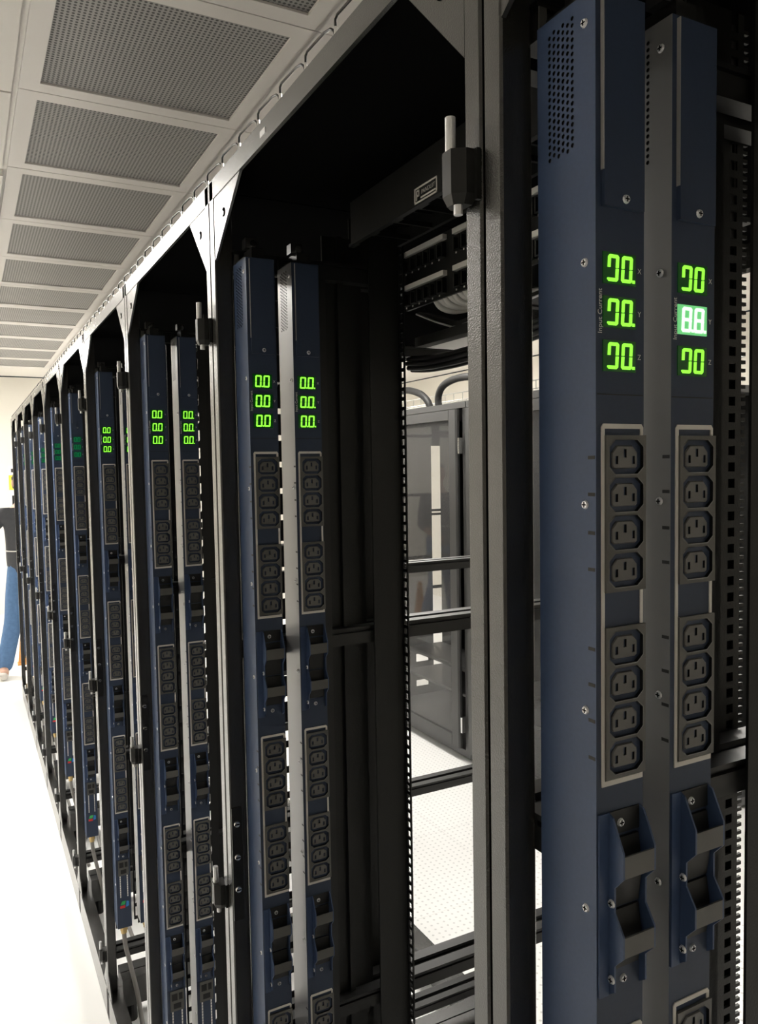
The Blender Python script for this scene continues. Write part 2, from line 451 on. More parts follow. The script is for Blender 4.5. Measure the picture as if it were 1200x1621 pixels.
# ------------------------------------------------------------------ power strips
PW, PD = 0.037, 0.049
PZ0, PZ1 = 0.445, 1.930
def outlet_mesh():
    m = MB('plate_grey', 'socket_black', 'socket_grey')
    yf = -0.0022
    hw, hh = 0.0148, 0.01085
    # tile with an octagonal opening
    ow, oh, cx, cz = 0.0132, 0.0097, 0.0046, 0.0040
    octo = [(-ow + cx, -oh), (ow - cx, -oh), (ow, -oh + cz), (ow, oh - cz), (ow - cx, oh), (-ow + cx, oh), (-ow, oh - cz), (-ow, -oh + cz)]
    outer = [(-hw + cx, -hh), (hw - cx, -hh), (hw, -hh + cz), (hw, hh - cz), (hw - cx, hh), (-hw + cx, hh), (-hw, hh - cz), (-hw, -hh + cz)]
    corners = [(hw, -hh), (hw, hh), (-hw, hh), (-hw, -hh)]
    V = [(p[0], yf, p[1]) for p in outer] + [(p[0], yf, p[1]) for p in octo] + [(p[0], yf, p[1]) for p in corners]
    F = [(i, (i + 1) % 8, 8 + (i + 1) % 8, 8 + i) for i in range(8)] + [(1, 16, 2), (3, 17, 4), (5, 18, 6), (7, 19, 0)]
    m.add(V, F, 'plate_grey')
    # raised lip on the opening, then walls and floor of the groove
    yb = 0.006
    V = [(p[0], yf, p[1]) for p in octo] + [(p[0], yb, p[1]) for p in octo]
    m.add(V, [(i, (i + 1) % 8, 8 + (i + 1) % 8, 8 + i) for i in range(8)] + [tuple(range(8, 16))], 'socket_black')
    lip = [(p[0] * 1.05, p[1] * 1.06) for p in octo]
    V = [(p[0], yf - 0.0003, p[1]) for p in octo] + [(p[0], yf, p[1]) for p in lip]
    m.add(V, [(i, (i + 1) % 8, 8 + (i + 1) % 8, 8 + i) for i in range(8)], 'socket_grey')
    # core with three slots
    yc = -0.0012; ys = 0.003
    core = [(-0.0098, -0.0055), (-0.0085, -0.0066), (0.0085, -0.0066), (0.0098, -0.0055), (0.0098, 0.0026), (0.0060, 0.0066), (-0.0060, 0.0066), (-0.0098, 0.0026)]
    inn = [(p[0] * 0.94, p[1] * 0.92) for p in core]
    V = [(p[0], yc + 0.0007, p[1]) for p in core] + [(p[0], yb, p[1]) for p in core]
    m.add(V, [(i, (i + 1) % 8, 8 + (i + 1) % 8, 8 + i) for i in range(8)], 'socket_grey')
    V = [(p[0], yc + 0.0007, p[1]) for p in core] + [(p[0], yc, p[1]) for p in inn]
    m.add(V, [(i, (i + 1) % 8, 8 + (i + 1) % 8, 8 + i) for i in range(8)], 'socket_grey')
    X = 0.0034
    def holed(x0, x1, z0, z1, hx0, hx1, hz0, hz1):
        for a in ((x0, x1, z0, hz0), (x0, x1, hz1, z1), (x0, hx0, hz0, hz1), (hx1, x1, hz0, hz1)):
            m.add([(a[0], yc, a[2]), (a[1], yc, a[2]), (a[1], yc, a[3]), (a[0], yc, a[3])], [(0, 1, 2, 3)], 'socket_grey')
        q = [(hx0, hz0), (hx1, hz0), (hx1, hz1), (hx0, hz1)]
        m.add([(p[0], yc, p[1]) for p in q] + [(p[0], ys, p[1]) for p in q], [(0, 1, 5, 4), (1, 2, 6, 5), (2, 3, 7, 6), (3, 0, 4, 7), (4, 5, 6, 7)], 'socket_black')
    zl, zt, zc = inn[1][1], inn[5][1], inn[4][1]
    holed(-X, X, zl, zt, -0.0011, 0.0011, -0.0003, 0.0045)
    for s in (-1, 1):
        a, b = sorted((s * X, s * inn[3][0])); h0, h1 = sorted((s * 0.0055, s * 0.0076))
        holed(a, b, inn[0][1], zc, h0, h1, -0.0040, 0.0006)
        m.add([(s * X, yc, zc), (s * inn[4][0], yc, zc), (s * inn[5][0], yc, zt), (s * X, yc, zt)], [(0, 1, 2, 3)], 'socket_grey')
        m.add([(s * X, yc, zl), (s * inn[2][0], yc, zl), (s * inn[3][0], yc, inn[0][1]), (s * X, yc, inn[0][1])], [(0, 1, 2, 3)], 'socket_grey')
    return m.mesh('outlet')
OUT = outlet_mesh()
def screw_mesh(ax, r=0.0030):
    m = MB('white_zinc')
    h = -0.0012
    m.cyl((0, 0, 0), ax, r, h, 10, r2=r * 0.8)
    if ax == 'x':
        m.box(h - 0.0002, h, -r * .6, r * .6, -r * .14, r * .14, 'flat_black'); m.box(h - 0.0002, h, -r * .14, r * .14, -r * .6, r * .6, 'flat_black')
    else:
        m.box(-r * .6, r * .6, h - 0.0002, h, -r * .14, r * .14, 'flat_black'); m.box(-r * .14, r * .14, h - 0.0002, h, -r * .6, r * .6, 'flat_black')
    return m.mesh('screw')
SCX, SCY = screw_mesh('x', 0.0026), screw_mesh('y', 0.0026)

SEG = {'a': (0, 1, 'h'), 'g': (0, 0, 'h'), 'd': (0, -1, 'h'), 'f': (-1, .5, 'v'), 'b': (1, .5, 'v'), 'e': (-1, -.5, 'v'), 'c': (1, -.5, 'v')}
def digits_mesh(two, dots, m_):
    """two: lit segments of both digits; dots: lit decimal points"""
    m = MB(m_)
    for k, segs in enumerate(two):
        cx = (-0.0053, 0.0053)[k]; w, h, t = 0.0031, 0.0065, 0.00095
        for s in segs:
            px, pz, o = SEG[s]
            sk = 0.06
            X = cx + px * w + sk * pz * h; Z = pz * h
            if o == 'h': o_ = -1 if pz >= 0 else 1; poly = [(X - w + t * .2, Z - o_ * t), (X + w - t * .2, Z - o_ * t), (X + w + t, Z + o_ * t * .2), (X + w + t * .8, Z + o_ * t), (X - w - t * .8, Z + o_ * t), (X - w - t, Z + o_ * t * .2)]
            else:
                l = h / 2 - 0.0001; e = t if px > 0 else -t; b_ = sk * l; a0, a1 = (0.0002, t * .3) if pz > 0 else (t * .3, 0.0002); poly = [(X - t - b_, Z - l + a0), (X + t - b_, Z - l + a0), (X + t + b_, Z + l - a1), (X - t + b_, Z + l - a1)]
            m.prism(poly, 'y', -0.0012, -0.0006)
        if dots[k]:
            m.box(cx + 0.0042, cx + 0.0060, -0.0012, -0.0006, -0.0073, -0.0056)
    return m.mesh('digits')
Z_ = 'abcdef'
DIG = {'normal': digits_mesh((Z_, Z_), (1, 0), 'digit_green'), 'normal2': digits_mesh((Z_, Z_), (1, 1), 'digit_green'),
       'scan': digits_mesh(('abcdf', Z_), (0, 1), 'digit_green'), 'scan2': digits_mesh(('abcdf', Z_), (0, 0), 'digit_green'),
       'dim': digits_mesh((Z_, Z_), (1, 0), 'digit_dim'), 'glare': digits_mesh(('abcdefg', 'abcdefg'), (1, 1), 'glare_digit')}
def disp_mesh(m_): return MB(m_).box(-0.0125, 0.0125, -0.0006, 0.001, -0.0088, 0.0088).mesh('display')
DISP = {'normal': disp_mesh('digit_halo'), 'dim': disp_mesh('digit_dark'), 'glare': disp_mesh('digit_glare')}
TXT = text_mesh('Input Current', S * 0.0044, 'lettering', 'lettering')
MARK = [text_mesh(c, S * 0.0042, 'phase_mark', 'lettering') for c in 'XYZ']
TXROT = Matrix.Rotation(math.pi / 2, 4, 'X')

def make_pdu():
    r = empty('power_strip', (0, 0, 0))
    org = (0, 0, PZ0)
    def P(mb, name, par=None): return mb.build(name, r if par is None else par, org=org)
    def L(x, y, z): return (S * x, S * y, S * (z - PZ0))
    b = MB('blue_metal', 'blue_front', 'socket_black')
    # front, back, right, top, bottom faces
    b.add([(0, 0, PZ0), (PW, 0, PZ0), (PW, 0, PZ1), (0, 0, PZ1)], [(0, 1, 2, 3)], 'blue_front')
    b.add([(0, PD, PZ0), (PW, PD, PZ0), (PW, PD, PZ1), (0, PD, PZ1)], [(0, 1, 2, 3)], 'blue_metal')
    b.add([(PW, 0, PZ0), (PW, PD, PZ0), (PW, PD, PZ1), (PW, 0, PZ1)], [(0, 1, 2, 3)], 'blue_metal')
    for z in (PZ0, PZ1): b.add([(0, 0, z), (PW, 0, z), (PW, PD, z), (0, PD, z)], [(0, 1, 2, 3)], 'blue_metal')
    # left side with the vent field punched through it
    cw, ch = 0.0039, 0.0039; ny, nz = 6, 19
    ya, za = 0.0165, 1.8475; yb_, zb_ = ya + ny * cw, za + (nz + 0.5) * ch
    for a in ((0, ya, PZ0, PZ1), (yb_, PD, PZ0, PZ1), (ya, yb_, PZ0, za), (ya, yb_, zb_, PZ1)):
        b.add([(0, a[0], a[2]), (0, a[1], a[2]), (0, a[1], a[3]), (0, a[0], a[3])], [(0, 1, 2, 3)], 'blue_metal')
    for j in range(ny):
        off = 0 if j % 2 else ch / 2
        y0, y1 = ya + j * cw, ya + (j + 1) * cw
        if off: b.add([(0, y0, za), (0, y1, za), (0, y1, za + off), (0, y0, za + off)], [(0, 1, 2, 3)], 'blue_metal')
        else: b.add([(0, y0, zb_ - ch / 2), (0, y1, zb_ - ch / 2), (0, y1, zb_), (0, y0, zb_)], [(0, 1, 2, 3)], 'blue_metal')
        for i in range(nz):
            cy, cz = (y0 + y1) / 2, za + off + (i + 0.5) * ch; hy, hz, rr = cw / 2, ch / 2, 0.0013
            o8 = [(hy, 0), (hy, hz), (0, hz), (-hy, hz), (-hy, 0), (-hy, -hz), (0, -hz), (hy, -hz)]
            V = [(0, cy + p[0], cz + p[1]) for p in o8] + [(x, cy + rr * math.cos(k * math.pi / 4), cz + rr * math.sin(k * math.pi / 4)) for x in (0, 0.0012) for k in range(8)]
            b.add(V, [(k, (k + 1) % 8, 8 + (k + 1) % 8, 8 + k) for k in range(8)], 'blue_metal')
            b.add(V, [(8 + k, 8 + (k + 1) % 8, 16 + (k + 1) % 8, 16 + k) for k in range(8)], 'socket_black')
    b.box(0.0025, PW - 0.002, ya - 0.004, yb_ + 0.004, za - 0.01, zb_ + 0.01, 'socket_black')
    b.box(0.0008, PW - 0.0008, -0.0002, 0.001, 1.7083, 1.7089, 'socket_black')      # joint line under the displays
    P(b, 'body')
    c = MB('blue_front'); c.box(0.0042, 0.0345, -0.0028, 0.0, 1.8125, PZ1 - 0.002)
    P(c, 'cover_plate'); P(MB('edge_glint').box(0.0037, 0.0042, -0.0026, 0.0, 1.832, PZ1 - 0.002), 'cover_edge_glint')  # highlight along the cover's left edge, put into a light grey strip
    inst('screw', SCY, r, L(0.020, -0.0028, 1.8175))
    for z in (1.914, 1.783, 1.646, 1.526, 1.407, 1.286, 1.165, 1.045, 0.925, 0.805, 0.685, 0.565): inst('screw', SCX, r, L(0, 0.0085, z))
    tp = MB('smooth_black'); tp.box(0.010, 0.027, 0.006, 0.036, PZ1, PZ1 + 0.014); tp.cyl((0.012, 0.004, PZ1 + 0.018), 'y', 0.0045, 0.006, 10, 'chrome'); tp.box(0.004, 0.02, 0.010, 0.024, PZ1 + 0.014, PZ1 + 0.026)
    P(tp, 'mounting_hook')
    for k, z in enumerate((1.7792, 1.7548, 1.7303)):
        d = inst('display', DISP['normal'], r, L(0.0175, 0, z))
        inst('digits', DIG['normal'], d, (0, 0, 0))
        t = inst('phase_mark', MARK[k], r, L(0.0330, -0.0004, z)); t.rotation_euler = (math.pi / 2, 0, 0)
    t = inst('lettering', TXT, r, L(0.0029, -0.0004, 1.7548)); t.rotation_euler = (math.pi / 2, -math.pi / 2, 0)
    ss = MB('socket_black')
    for k in range(3):
        zt = 1.692 - 0.3604 * k
        zb = zt - 0.2100
        f = MB('frame_print'); e = -0.0007
        f.prism([(0.0036, zt - 0.002), (0.0050, zt), (0.0345, zt), (0.0360, zt - 0.002), (0.0360, zt - 0.0028), (0.0036, zt - 0.0028)], 'y', e, 0)
        f.box(0.0036, 0.0060, e, 0, zb + 0.003, zt - 0.0028)
        f.box(0.0338, 0.0360, e, 0, zt - 0.0068, zt - 0.0028)
        f.box(0.0338, 0.0360, e, 0, zt - 0.118, zt - 0.0945)
        f.box(0.0338, 0.0360, e, 0, zb + 0.003, zb + 0.009)
        f.box(0.0036, 0.0360, e, 0, zb, zb + 0.003)
        P(f, 'bank_frame')
        for offs in ((0.0190, 0.0407, 0.0624, 0.0841), (0.1293, 0.1507, 0.1721, 0.1935)):
            bk = MB('plate_grey')
            hi, lo = zt - offs[0] + 0.01085, zt - offs[-1] - 0.01085
            bk.box(0.0058, 0.0064, -0.0022, 0, lo, hi); bk.box(0.0360, 0.0368, -0.0022, 0, lo, hi)
            bk.box(0.0058, 0.0368, -0.0022, 0, hi, hi + 0.0016); bk.box(0.0058, 0.0368, -0.0022, 0, lo - 0.0016, lo)
            bo = P(bk, 'outlet_bank')
            for o in offs:
                inst('outlet', OUT, bo, L(0.0212, 0, zt - o))
        for o in (0.019, 0.040, 0.062, 0.083, 0.129, 0.150, 0.171, 0.193):
            ss.box(-0.0002, 0.001, 0.0008, 0.0062, zt - o - 0.0010, zt - o + 0.0010)
        nb = MB('chrome').cyl((0.020, -0.0004, zb + 0.0055), 'y', 0.0012, -0.0006, 8)
        P(nb, 'bank_screw')
        # breaker guard: two scalloped cheeks and two bridges over the rockers
        def q(z): return zt + z
        g = MB('blue_metal', 'blue_front')
        prof = [(0, -.226), (-.004, -.228), (-.0125, -.246), (-.0125, -.261), (-.0055, -.269), (-.0055, -.284), (-.0125, -.295), (-.0125, -.308), (-.0055, -.316), (-.0055, -.332), (0, -.336)]
        for xa, xb in ((0.0085, 0.0098), (0.0332, 0.0345)):
            g.prism([(p[0], q(p[1])) for p in prof], 'x', xa, xb, 'blue_metal')
        for za_, zb2 in ((-.261, -.248), (-.308, -.296)):
            g.box(0.0098, 0.0332, -0.0125, -0.0113, q(za_), q(zb2), 'plate_grey')
        g.box(0.0010, 0.0085, -0.0012, 0, q(-.336), q(-.226), 'blue_metal')
        g.box(0.0098, 0.0332, -0.0008, 0, q(-.240), q(-.226), 'socket_black')
        g.box(0.0098, 0.0332, -0.0008, 0, q(-.336), q(-.322), 'blue_front')
        go = P(g, 'breaker_guard')
        for za_, zb2 in ((-.283, -.242), (-.321, -.285)):
            bk = MB('socket_black'); bk.prism([(0, q(za_)), (0, q(zb2)), (-.002, q(zb2)), (-.0042, q((za_ + zb2) / 2 + .003)), (-.0045, q((za_ + zb2) / 2 - .002)), (-.002, q(za_))], 'x', 0.0115, 0.0315)
            P(bk, 'breaker', go)
        for x, y, z, mm in ((0.018, -0.0008, -.2335, SCY), (0.020, -0.0008, -.329, SCY), (0.0085, -0.0035, -.279, SCX), (0.0085, -0.0035, -.325, SCX)):
            inst('screw', mm, go, L(x, y, q(z)))
    P(ss, 'side_slots')
    n = MB('plate_grey'); n.box(0.006, 0.033, -0.0015, 0, 0.590, 0.632); n.box(0.009, 0.020, -0.0018, -0.001, 0.612, 0.626, 'socket_black'); n.box(0.023, 0.030, -0.0018, -0.001, 0.612, 0.626, 'socket_black'); n.box(0.012, 0.027, -0.0018, -0.001, 0.595, 0.606, 'socket_black')
    P(n, 'network_module')
    lb = MB('lettering'); 
    for x in (0.009, 0.0275):
        z = 0.530
        while z < 0.585:
            lb.box(x, x + 0.0025, -0.0004, 0, z, z + 0.0048); z += 0.006
    P(lb, 'rating_text')
    lg = MB('red_print'); lg.prism([(0.008, 0.500), (0.021, 0.500), (0.021, 0.507), (0.008, 0.507)], 'y', -0.0004, 0, 'red_print')
    lg.prism([(0.009, 0.509), (0.020, 0.509), (0.023, 0.519), (0.013, 0.519)], 'y', -0.0004, 0, 'green_print')
    lg.prism([(0.0225, 0.501), (0.031, 0.504), (0.031, 0.516), (0.025, 0.518)], 'y', -0.0004, 0, 'blue_print')
    P(lg, 'colour_badge')
    gl_ = MB('brass').cyl((0.0185, 0.020, PZ0 - 0.016), 'z', 0.010, 0.016, 8).cyl((0.0185, 0.020, PZ0 - 0.024), 'z', 0.008, 0.008, 10, 'brass')
    P(gl_, 'cord_gland')
    cd = MB('grey_cord').tube(smooth_path([(0.0185, 0.020, PZ0 - 0.02), (0.021, 0.018, PZ0 - 0.06), (0.034, 0.012, PZ0 - 0.13), (0.046, 0.004, PZ0 - 0.20), (0.050, -0.03, PZ0 - 0.26), (0.050, -0.09, ZF + 0.008), (0.050, -0.20, ZF + 0.007)]), 0.006, 8)
    P(cd, 'power_cord')
    return r
pdu0 = make_pdu()
def set_display(r, kinds, dim=False):
    ds = sorted([c for c in r.children if c.name.split('.')[0] == 'display'], key=lambda o: -o.location.z)
    for d, k in zip(ds, kinds):
        d.data = DISP.get(k, DISP['normal'])
        for c in d.children: c.data = DIG[k]
GREY_BODY = [c for c in pdu0.children if c.name.startswith('body')][0].data.copy()
GREY_BODY.materials.append(MAT['grey_side'])
for p in GREY_BODY.polygons:
    if p.material_index == 0 and abs(p.normal.x) > 0.9 and abs(p.center.x) < 1e-4: p.material_index = 3
first = True
for i in range(1, NR + 1):
    for j, x in enumerate((0.022, 0.0815)):
        r = pdu0 if first else copy_tree(pdu0)
        first = False
        r.location = W(x, b_of(i) + 0.5245, PZ0)
        if i == 1: k = ('scan', 'scan', 'scan') if j == 0 else ('scan2', 'glare', 'scan2')
        elif i <= 4: k = ('normal',) * 3 if j == 0 else ('normal2',) * 3
        else: k = ('dim',) * 3
        set_display(r, k)
        if j == 1: [c for c in r.children if c.name.startswith('body')][0].data = GREY_BODY
        rk = 'the nearest rack' if i == 1 else ('the last rack of the row' if i == NR else 'the %s rack from the camera' % ORD[i - 1])
        lit = 'bright green readouts' if i <= 4 else 'dim readouts'
        if i == 1 and j == 1: lit = 'a glare-whitened middle readout'
        tag(r, '%s blue power strip with %s in %s' % (('left', 'right')[j], lit, rk), 'power strip', 'paired power strips in the racks')

# ------------------------------------------------------------------ equipment in the second rack
b2 = b_of(2)
# covered horizontal cable manager with its maker's badge
r = empty('cable_manager', W(0.17, b2 + 0.3, 1.95)); org = (0.17, b2 + 0.3, 1.95)
tag(r, 'black covered cable manager with a white-outlined badge, above the patch panel', 'cable manager')
m = MB('smooth_black'); m.bbox(0.165, 0.172, b2 + 0.045, b2 + 0.525, 1.960, 2.014, 0.002); m.build('cover', r, org=org)
m = MB('smooth_black'); m.box(0.255, 0.261, b2 + 0.035, b2 + 0.560, 1.978, 2.012)
for k in range(9):
    y = b2 + 0.06 + k * 0.058
    m.box(0.172, 0.255, y, y + 0.004, 1.978, 1.984); m.box(0.172, 0.255, y, y + 0.004, 1.995, 2.004)
    m.box(0.172, 0.18, y, y + 0.02, 1.963, 1.967)
m.build('fingers', r, org=org)
bd = MB('frame_print'); y0, y1, z0, z1 = b2 + 0.3120, b2 + 0.3590, 1.9620, 1.9790
for a in ((y0, y1, z0, z0 + .0016), (y0, y1, z1 - .0016, z1), (y0, y0 + .0016, z0, z1), (y1 - .0016, y1, z0, z1)): bd.box(0.1643, 0.165, *a)
bd.box(0.1643, 0.165, y1 - .0052, y1 - .0038, z0 + .003, z1 - .003)
bd.box(0.1643, 0.165, y1 - .0105, y1 - .0038, z1 - .0046, z1 - .003); bd.box(0.1643, 0.165, y1 - .0105, y1 - .0090, z0 + .007, z1 - .003); bd.box(0.1643, 0.165, y1 - .0105, y1 - .0038, z0 + .007, z0 + .0085)
bd.box(0.1643, 0.165, y0 + .003, y1 - .0135, z0 + .0035, z0 + .0050)
bd.build('badge', r, org=org)
t = inst('badge_text', text_mesh('PANDUIT', S * 0.0066, 'badge_text', 'frame_print', shear=0.15), r, (S * (0.1642 - 0.17), S * (y0 + 0.0178 - b2 - 0.3), S * (1.9715 - 1.95)))
t.rotation_euler = (math.pi / 2, 0, -math.pi / 2)
# patch panel: two rows of ports in groups of six under white label strips
r = empty('network_patch_bay', W(0.268, b2 + 0.3, 1.87)); org = (0.268, b2 + 0.3, 1.87)
tag(r, 'black patch panel with two rows of empty ports under white label strips', 'patch panel')
pm = MB('smooth_black'); pm.box(0.272, 0.276, b2 + 0.030, b2 + 0.566, 1.891, 1.974); pm.build('faceplate', r, org=org)
port = MB('smooth_black')
hw, hz = 0.0072, 0.0095
for a in ((-hw, -hw + .0022, -hz, hz), (hw - .0022, hw, -hz, hz), (-hw, hw, hz - .0018, hz), (-hw, hw, -hz, -hz + .0018)): port.box(-0.006, 0.004, *a)
port.box(0.003, 0.004, -hw, hw, -hz, hz, 'socket_black'); port.box(-0.0062, -0.0058, -0.0012, 0.0012, -hz - 0.0042, -hz - 0.002, 'lettering')
port.box(-0.0063, -0.0058, hw - .0008, hw - .0002, -hz, hz, 'plate_grey')
pme = port.mesh('port')
for row, zc in enumerate((1.9530, 1.9070)):
    for gq in range(4):
        yg = b2 + 0.563 - gq * 0.126
        lb = MB('paper'); lb.box(0.2655, 0.272, yg - 0.104, yg, zc + 0.0105, zc + 0.0170); lb.build('label_strip', r, org=org)
        for k in range(6):
            inst('port', pme, r, (S * (0.2715 - org[0]), S * (yg - 0.009 - k * 0.0172 - org[1]), S * (zc - 0.002 - org[2])))
# bits behind and below it
r = empty('cable_support', W(0.30, b2 + 0.3, 1.83)); org = (0.30, b2 + 0.3, 1.83)
tag(r, 'black wire-edged cable support bar below the patch panel', 'cable support')
MB('smooth_black').prism([(b2 + 0.5675, 1.888), (b2 + 0.4695, 1.854), (b2 + 0.40, 1.857), (b2 + 0.04, 1.872), (b2 + 0.04, 1.876), (b2 + 0.40, 1.864), (b2 + 0.4695, 1.861), (b2 + 0.5675, 1.892)], 'x', 0.291, 0.310).build('shelf', r, org=org)
MB('white_zinc').tube([(0.2895, b2 + 0.5675, 1.8885), (0.2895, b2 + 0.5165, 1.869), (0.2895, b2 + 0.475, 1.855), (0.2895, b2 + 0.463, 1.8535), (0.2895, b2 + 0.44, 1.8545), (0.2895, b2 + 0.04, 1.8725)], 0.0014, 6).build('wire_edge', r, org=org)
MB('smooth_black').box(0.282, 0.300, b2 + 0.40, b2 + 0.56, 1.840, 1.853).build('bar', r, org=org)
MB('paper').box(0.300, 0.40, b2 + 0.40, b2 + 0.56, 1.840, 1.842).build('tray', r, org=org)
random.seed(4)
for k in range(7):
    y = b2 + 0.497 - 0.0115 * k
    c = MB('white_plastic').tube(smooth_path([(0.278, y, 1.894), (0.286, y - 0.002, 1.884 + 0.003 * (k % 2)), (0.305, y - 0.008, 1.880 + 0.003 * (k % 2)), (0.34, y - 0.02, 1.888), (0.40, y - 0.03, 1.90)]), 0.0045, 7).build('patch_cable', org=(0.278, y, 1.894))
    tag(c, 'short white patch cable plugged into the back of the patch panel, in a bunch', 'cable', 'white cables behind the patch panel')
for k in range(9):
    a = 2 * math.pi * k / 8; rr = 0.0090 if k < 8 else 0
    dx, dz = rr * math.cos(a), rr * math.sin(a)
    c = MB('cable_black').tube(smooth_path([(0.30 + dx, b2 + 0.60, 1.822 + dz), (0.30 + dx, b2 + 0.54, 1.816 + dz), (0.302 + dx, b2 + 0.45, 1.816 + dz), (0.30 + dx, b2 + 0.36, 1.823 + dz), (0.30 + dx, b2 + 0.25, 1.832 + dz), (0.31 + dx, b2 + 0.08, 1.85 + dz)]), 0.0034, 8).build('data_cable', org=(0.30, b2 + 0.45, 1.816))
    tag(c, 'black data cable in the bundle sagging below the patch panel', 'cable', 'black cables in the sagging bundle')
tie = MB('cable_black')
tie.tube([(0.30 + 0.0142 * math.cos(q), b2 + 0.385 + 0.004 * math.sin(q * 2), 1.821 + 0.0142 * math.sin(q)) for q in [2 * math.pi * i / 16 for i in range(17)]], 0.002, 6)
tie.box(0.294, 0.300, b2 + 0.383, b2 + 0.387, 1.799, 1.808)
tag(tie.build('cable_tie', org=(0.30, b2 + 0.385, 1.82)), 'black cable tie round the bundle below the patch panel', 'cable tie')
gw = MB('green_wire').tube(smooth_path([(0.16, b_of(3) + 0.30, ZF + 0.004), (0.145, b_of(3) + 0.42, ZF + 0.004), (0.14, b_of(3) + 0.55, ZF + 0.03), (0.11, b_of(3) + 0.562, 0.33)]), 0.0022, 6)
tag(gw.build('ground_wire', org=(0.16, b_of(3) + 0.3, ZF)), 'thin green wire on the floor inside the third rack', 'wire')

# ------------------------------------------------------------------ glass-door cabinets across the rear aisle
def cabinet(y0, y1, label, slots):
    X, DP, T = 1.93, 0.9, 1.995
    r = empty('glass_door_cabinet', W(X, (y0 + y1) / 2, ZF)); org = (X, (y0 + y1) / 2, ZF)
    tag(r, label, 'cabinet', 'glass-door cabinets across the rear aisle')
    def P(mb, n, par=None): return mb.build(n, r if par is None else par, org=org)
    P(MB('cab_grey').box(X + 0.012, X + DP, y0, y1, ZF + 0.02, 0.205).box(X + 0.05, X + DP - .05, y0 + .03, y1 - .03, ZF, ZF + 0.02, 'flat_black'), 'plinth')
    P(MB('cab_grey').box(X, X + DP, y0, y1, T - 0.03, T), 'top_panel')
    P(MB('smooth_black').box(X + DP - 0.01, X + DP, y0, y1, 0.205, T - 0.03), 'back_panel')
    for ya, yb in ((y0, y0 + 0.05), (y1 - 0.05, y1)):
        P(MB('cab_grey').bbox(X + 0.012, X + 0.06, ya, yb, 0.205, T - 0.03, 0.006), 'corner_post')
    s = MB('smooth_black')
    if slots:       # far side: open strips between the equipment rails
        yb = y1 - 0.004
        xs = [X + 0.06, 2.362, 2.432, X + DP - 0.01]
        s.box(xs[0], 2.231, yb, y1, 0.205, T - 0.03); s.box(xs[2], xs[3], yb, y1, 0.205, T - 0.03)
        s.box(xs[1], xs[2], yb, y1, 1.806, T - 0.03)
        for za, zb in ((1.385, 1.400), (1.360, 1.375), (0.885, 0.905), (0.70, 0.705), (0.335, 0.36)): s.box(xs[1] - .05, xs[2], yb - 0.002, y1, za, zb)
        for za, zb in ((0.47, T - 0.03), (0.30, 0.42), (0.205, 0.26)): s.box(2.231, 2.322, yb, y1, za, zb)
        s.box(2.322, 2.362, yb, y1, 0.205, T - 0.03); s.box(2.362, 2.432, yb, y1, 0.205, 0.27)
    else:
        s.box(X + 0.06, X + DP - 0.01, y1 - 0.004, y1, 0.205, T - 0.03)
    P(s, 'side_panel')
    for yy in (y0 + 0.10, y1 - 0.10):
        m = MB('smooth_black'); m.box(X + 0.14, X + 0.17, yy - 0.02, yy + 0.02, 0.205, T - 0.03)
        for k in range(40): m.box(X + 0.1385, X + 0.14, yy - 0.006, yy + 0.006, 0.30 + k * 0.04, 0.312 + k * 0.04, 'cab_grey')
        P(m, 'mounting_rail')
    for z in (0.42, 0.56): P(MB('cab_grey').box(X + 0.16, X + 0.42, y0 + 0.12, y1 - 0.12, z - 0.015, z), 'shelf')
    d = MB('cab_grey'); xa, xb = X - 0.018, X + 0.010
    ya, yb = y0 + 0.060, y1 - 0.012
    d.bbox(xa, xb, ya, ya + 0.075, 0.215, T - 0.035, 0.008); d.bbox(xa, xb, yb - 0.06, yb, 0.215, T - 0.035, 0.008)
    d.box(xa + .003, xb, ya + 0.075, yb - 0.06, T - 0.085, T - 0.035); d.box(xa + .003, xb, ya + 0.075, yb - 0.06, 0.215, 0.27)
    do = P(d, 'door')
    P(MB('cabinet_glass').box(X - 0.006, X - 0.003, ya + 0.075, yb - 0.06, 0.27, T - 0.085), 'glass_pane', do)
    for z in (1.775, 0.345): P(MB('chrome').bbox(xa - 0.004, X + 0.004, y0 + 0.030, y0 + 0.042, z - 0.04, z + 0.04, 0.003), 'door_hinge', do)
    return r
cabinet(3.262, 4.294, 'grey cabinet with tall glass door seen across the rear aisle, the far one', True)
cabinet(2.22, 3.256, 'grey cabinet with glass door beside the far one, mostly hidden by the black post', False)
hs = MB('hose_grey').tube(smooth_path([(2.17, 3.88, 1.997), (2.16, 3.875, 2.07), (2.15, 3.815, 2.128), (2.15, 3.70, 2.157), (2.15, 3.53, 2.155), (2.15, 3.36, 2.11), (2.15, 3.28, 1.998)]), 0.021, 10)
tag(hs.build('cable_hose', org=(2.17, 3.88, 1.997)), 'thick grey hose arching over the glass-door cabinet tops', 'hose')
hs = MB('hose_grey').tube(smooth_path([(2.17, 3.97, 1.997), (2.155, 3.99, 2.065), (2.15, 4.085, 2.118), (2.15, 4.26, 2.148), (2.15, 4.5, 2.12), (2.2, 4.7, 2.07)]), 0.021, 10)
tag(hs.build('cable_hose', org=(2.17, 3.97, 1.997)), 'thick grey hose rising from the cabinet top and leading left', 'hose')
tr_ = MB('wire_grey')
for z, x in ((2.075, 2.45), (2.075, 2.75), (2.13, 2.45), (2.13, 2.75), (2.075, 2.6)): tr_.tube([(x, 2.3, z), (x, 7.5, z)], 0.0035, 6)
for k in range(52):
    y = 2.35 + k * 0.1; tr_.tube([(2.45, y, 2.13), (2.45, y, 2.075), (2.75, y, 2.075), (2.75, y, 2.13)], 0.003, 5)
rt = empty('cable_tray', W(2.6, 4.9, 1.995)); tag(rt, 'wire mesh cable tray running above the glass-door cabinets', 'cable tray')
